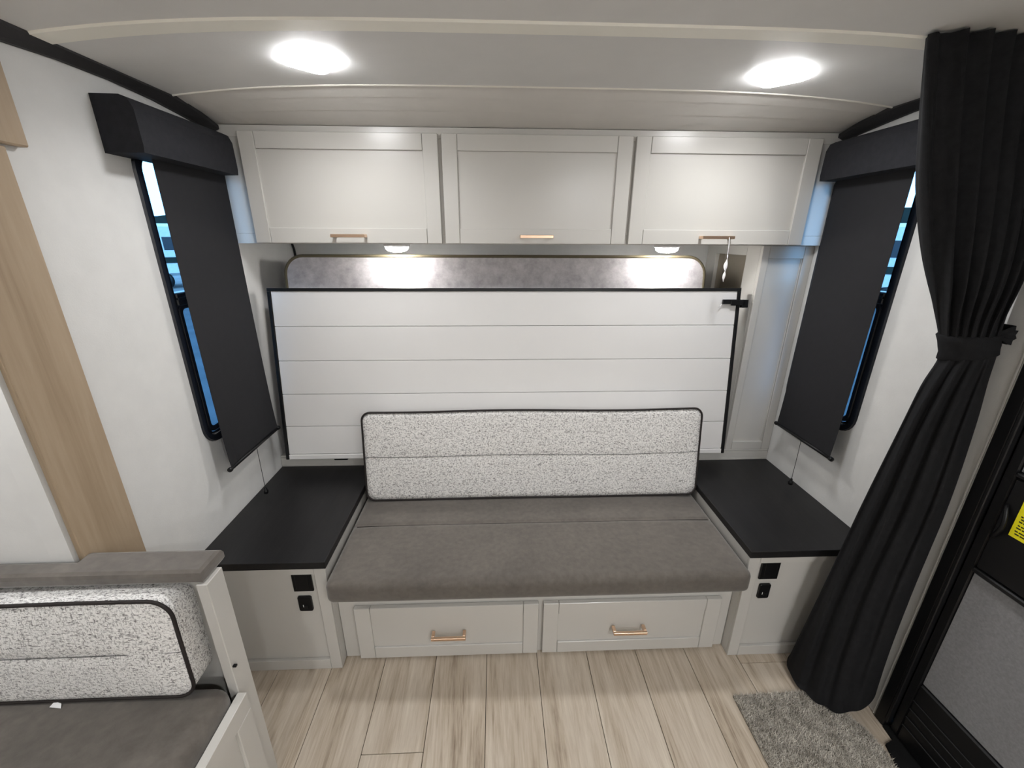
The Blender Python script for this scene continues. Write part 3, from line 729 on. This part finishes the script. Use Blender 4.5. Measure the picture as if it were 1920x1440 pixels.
def curtain_ring(t, grow=1.0, n=160, flat=False):
    L, Rr, h, a = cubic(Ls, t), cubic(Rs, t), cubic(hv, t), cubic(fd, t)
    C = (L+Rr)/2; U = (Rr-L)/2; pl = Vector((U.y, -U.x, 0)).normalized()   # horizontal, toward the viewer
    if pl.dot(Vector((-1, -1, 0))) < 0: pl = -pl
    ring = []
    amp = float(np.interp(t, [0, 1, 3, 5, 6, 7, 8, 10, 12, 13], [.013, .011, .013, .010, .004, .004, .009, .012, .010, .004]))*(.0 if flat else 1)
    for k in range(n):
        th = 2*math.pi*k/n; c, s_ = math.cos(th), math.sin(th)
        u = .5+.5*c; N = 7.5 if t < 6.5 else 4.2
        w = math.sin(2*math.pi*N*u + 1.1 + .05*t + (1.5 if s_ < 0 else 0)) + .45*math.sin(2*math.pi*N*1.9*u + .7)*(1 if t < 6.5 else .5)
        q = C + U*(c*grow) + pl*(s_*h*grow) + pl*(amp*w*(1-abs(c)**8))
        if t > 11.5 and s_ > 0: q -= Vector((0, 0, .030*(t-11.5)*s_))
        q.z = max(q.z, .023)
        q.x = min(q.x, XR-.004)
        ring.append(tuple(q))
    return ring
T = [i*.2 for i in range(int((len(sec)-1)/.2)+1)]
o = loft('drape', [curtain_ring(t) for t in T], 'curtain_cloth', ct, caps=False, smooth=True); fix_normals(o)
rg = [curtain_ring(t, g, flat=True) for t, g in ((5.92, 1.02), (5.97, 1.09), (6.25, 1.07), (6.5, 1.09), (6.75, 1.07), (7.03, 1.09), (7.08, 1.02))]
o = loft('tieback', rg, 'curtain_cloth', ct, caps=False, smooth=True); fix_normals(o)
kn = at(1884, 628, .945)
vv, ff = [], []
for i in range(8):
    a = math.radians(-70 + i*20); rr = .018 + .007*(i % 2)
    for w in (-.014, .014): vv.append((kn.x - .010 + rr*math.cos(a)*.8, kn.y - .004 + w, kn.z + rr*1.1*math.sin(a)))
for i in range(7): ff.append([2*i, 2*i+1, 2*i+3, 2*i+2])
c0 = len(vv); vv.append((kn.x-.03, kn.y+.0, kn.z)); vv.append((kn.x-.03, kn.y-.004, kn.z+.002))
for i in range(7): ff.append([2*i, 2*i+2, c0]); ff.append([2*i+1, c0+1, 2*i+3])
ko = link('knot', vv, ff, 'curtain_cloth', ct, smooth=False); mdk = ko.modifiers.new('thick', 'SOLIDIFY'); mdk.thickness = .004

# ------------------------------------------------------------------ rug
rug = thing('rug', (1.0, .6, 0), 'grey shaggy rug on the oak floor in front of the curtain', 'rug')
rp = [(.806, .978), (1.085, .984), (1.135, .93), (1.175, .86), (1.186, .79), (1.17, .70), (1.155, .45), (1.14, .12), (.80, .12)]
rp = [(x, y) for x, y in rp]
o = loft('backing', [[(x, y, z) for x, y in rp] for z in (.0006, .007)], 'rug_base', rug); fix_normals(o)
def inside(x, y):
    r = np.zeros(len(x), bool); n = len(rp)
    for i in range(n):
        (xa, ya), (xb, yb) = rp[i], rp[(i+1) % n]
        c = ((ya > y) != (yb > y)) & (x < (xb-xa)*(y-ya)/(yb-ya+1e-12) + xa); r ^= c
    return r
NT = 60000
px = rng.uniform(.79, 1.2, NT); py = rng.uniform(.5, 1.0, NT); kk = inside(px, py); px, py = px[kk], py[kk]; n = len(px)
an = rng.uniform(0, 6.283, n); ln = rng.uniform(.010, .017, n); le = rng.uniform(.002, .012, n); la = rng.uniform(0, 6.283, n); w = rng.uniform(.0007, .0013, n)
V = np.empty((n, 3, 3)); V[:, 0] = np.c_[px-w*np.cos(an), py-w*np.sin(an), np.full(n, .0065)]; V[:, 1] = np.c_[px+w*np.cos(an), py+w*np.sin(an), np.full(n, .0065)]
V[:, 2] = np.c_[px+le*np.cos(la), py+le*np.sin(la), .0065+ln*.75]
me = bpy.data.meshes.new('pile'); me.vertices.add(n*3); me.vertices.foreach_set('co', (V.reshape(-1, 3) - np.array((1.0, .6, 0))).ravel())
me.loops.add(n*3); me.loops.foreach_set('vertex_index', np.arange(n*3)); me.polygons.add(n); me.polygons.foreach_set('loop_start', np.arange(n)*3); me.polygons.foreach_set('loop_total', np.full(n, 3)); me.update()
m, nt, bb_ = new_mat('rug_pile'); ge = nt.nodes.new('ShaderNodeNewGeometry')
rc_ = ramp(nt, ge.outputs['Random Per Island'], [(0, (.30, .27, .23, 1)), (.5, (.68, .635, .56, 1)), (1, (.98, .94, .86, 1))]); rn_ = ramp(nt, noise(nt, obj_coord(nt), 26, 3), [(.35, (.66, .65, .63, 1)), (.65, (1, 1, 1, 1))])
nt.links.new(mixc(nt, 1.0, rc_, rn_, 'MULTIPLY'), bb_.inputs['Base Color']); bb_.inputs['Roughness'].default_value = .9
me.materials.append(m); pl_ = place('pile', me, (1.0, .6, 0), rug); pl_['kind'] = 'stuff'

# ------------------------------------------------------------------ dinette bench, lower left
db = thing('dinette_bench', (-1.2, .6, 0), 'cream dinette bench base with padded taupe cap in the lower left', 'bench')
cap_pts = [(-1.78, .775), (-.669, .775), (-.669, .856), (-.972, .856), (-.972, .8245), (-1.78, .8245)]
def off(pts, d):
    cx = -.82; out = []
    for x, y in pts: out.append((x - d*(1 if x > -.9 and x > -.7 else 0) , y + (d if y < .8 else -d)))
    return out
zc0, zc1 = H-.747, H-.715
capo = loft('padded_cap', [[(x, y, z) for x, y in off(cap_pts, d)] for z, d in ((zc0, .004), (zc0+.006, 0), (zc1-.012, 0), (zc1-.004, .003), (zc1, .011))], 'suede_taupe', db); fix_normals(capo)
box('back_panel', -1.78, -.686, .8145, .824, .001, zc0-.0005, 'cabinet_cream', db, bev=.001)
box('end_post', -.6855, -.661, .772, .829, .001, zc0-.0005, 'cabinet_cream', db, bev=.0015)
boxes('bench_base', [(-1.78, -.662, .10, .7715, .001, H-1.149)], 'cabinet_cream', db, bev=.001)
dd = box('drawer', -.6615, -.648, .135, .765, .045, H-1.095, 'cabinet_cream', db, bev=.001)
box('stile', -.6615, -.639, .711, .769, .040, H-1.1456, 'cabinet_cream', dd, bev=.0015)
box('stile', -.6615, -.639, .13, .188, .040, H-1.1456, 'cabinet_cream', dd, bev=.0015)
box('rail', -.6615, -.639, .13, .769, H-1.145, H-1.090, 'cabinet_cream', dd, bev=.0015)
box('rail', -.6615, -.639, .1886, .7104, .040, .095, 'cabinet_cream', dd, bev=.0015)
box('latch_pin', -.6605, -.652, .775, .782, H-1.012, H-1.007, 'black_plastic', db, bev=.0005)

ds = thing('seat_cushion', (-1.2, .45, H-1.148), 'dark taupe suede seat cushion on the dinette bench', 'cushion')
def dpuff(p, h):
    q = p.copy(); fx = 1-min(1, abs(p[0])/h[0])**6; fy = 1-min(1, abs(p[1])/h[1])**6
    if p[2] > 0: q[2] += .006*fx*fy
    return q
rbox('cover', -1.78, -.664, .11, .7695, H-1.148, H-1.050, .04, 'suede_taupe', ds, (30, 20, 4), dpuff)
tag_parent = tweed_cushion('back_cushion', -1.78, -.722, H-1.041, H-.757, .728, .735, .082, .045,
    'light grey tweed back cushion with dark piping on the dinette bench', 'cushion', H-.90, backdrop=.006)
v = [(-1.052, .716, H-1.0425), (-1.022, .712, H-1.042), (-1.030, .722, H-1.0405), (-1.05, .728, H-1.0405)]
tt = link('care_tag', v, [[0, 1, 2, 3]], 'paper_white', tag_parent); tt.modifiers.new('thick', 'SOLIDIFY').thickness = .0006

# ------------------------------------------------------------------ outdoors, seen through the window gaps
GZ = -.75
gr = box('ground', -90, 90, -60, 110, GZ-.1, GZ, 'asphalt_pale', bev=0); props(gr, 'pale paved lot outside the windows', 'ground', kind='structure')
rings = []
for i in range(61):
    a = math.radians(-30 + 240*i/60); R = 85; h = 3.6 + 1.0*math.sin(i*1.7) + .7*math.sin(i*.6+1)
    rings.append([(R*math.cos(a), R*math.sin(a), GZ), (R*math.cos(a), R*math.sin(a), GZ+2.2+h), ((R+6)*math.cos(a), (R+6)*math.sin(a), GZ+2.0+h), ((R+6)*math.cos(a), (R+6)*math.sin(a), GZ)])
hl = loft('hill_ridge', rings, 'hill_dark', None, smooth=False); fix_normals(hl); props(hl, 'dark distant treeline beyond the lot', 'hill', kind='structure')
def neighbour(x, y, rz, lab):
    t = thing('parked_trailer', (x, y, GZ), lab, 'trailer'); c, s_ = math.cos(rz), math.sin(rz)
    X = lambda p: Vector((x + p[0]*c - p[1]*s_, y + p[0]*s_ + p[1]*c, GZ + p[2]))
    box('body', -3.5, 3.5, -1.2, 1.2, .55, 2.75, 'trailer_white', t, bev=.12, xf=X)
    box('stripe', -3.4, 3.4, -1.215, -1.201, 1.1, 1.35, 'hill_dark', t, bev=0, xf=X)
    for u in (-2, .2, 2.2): box('window', u-.45, u+.45, -1.22, -1.201, 1.65, 2.2, 'window_black', t, bev=.01, xf=X)
    for u in (-.5, .5): lathe('wheel', tuple(X((u, -1.1, .35))), [(.1, -.1), (.35, -.1), (.35, .1), (.1, .1)], 'black_plastic', t, n=20, axis='y')
neighbour(-15, 21, math.radians(35), 'white travel trailer parked beyond the left window')
neighbour(14, 15.5, math.radians(-40), 'white travel trailer parked beyond the right window')
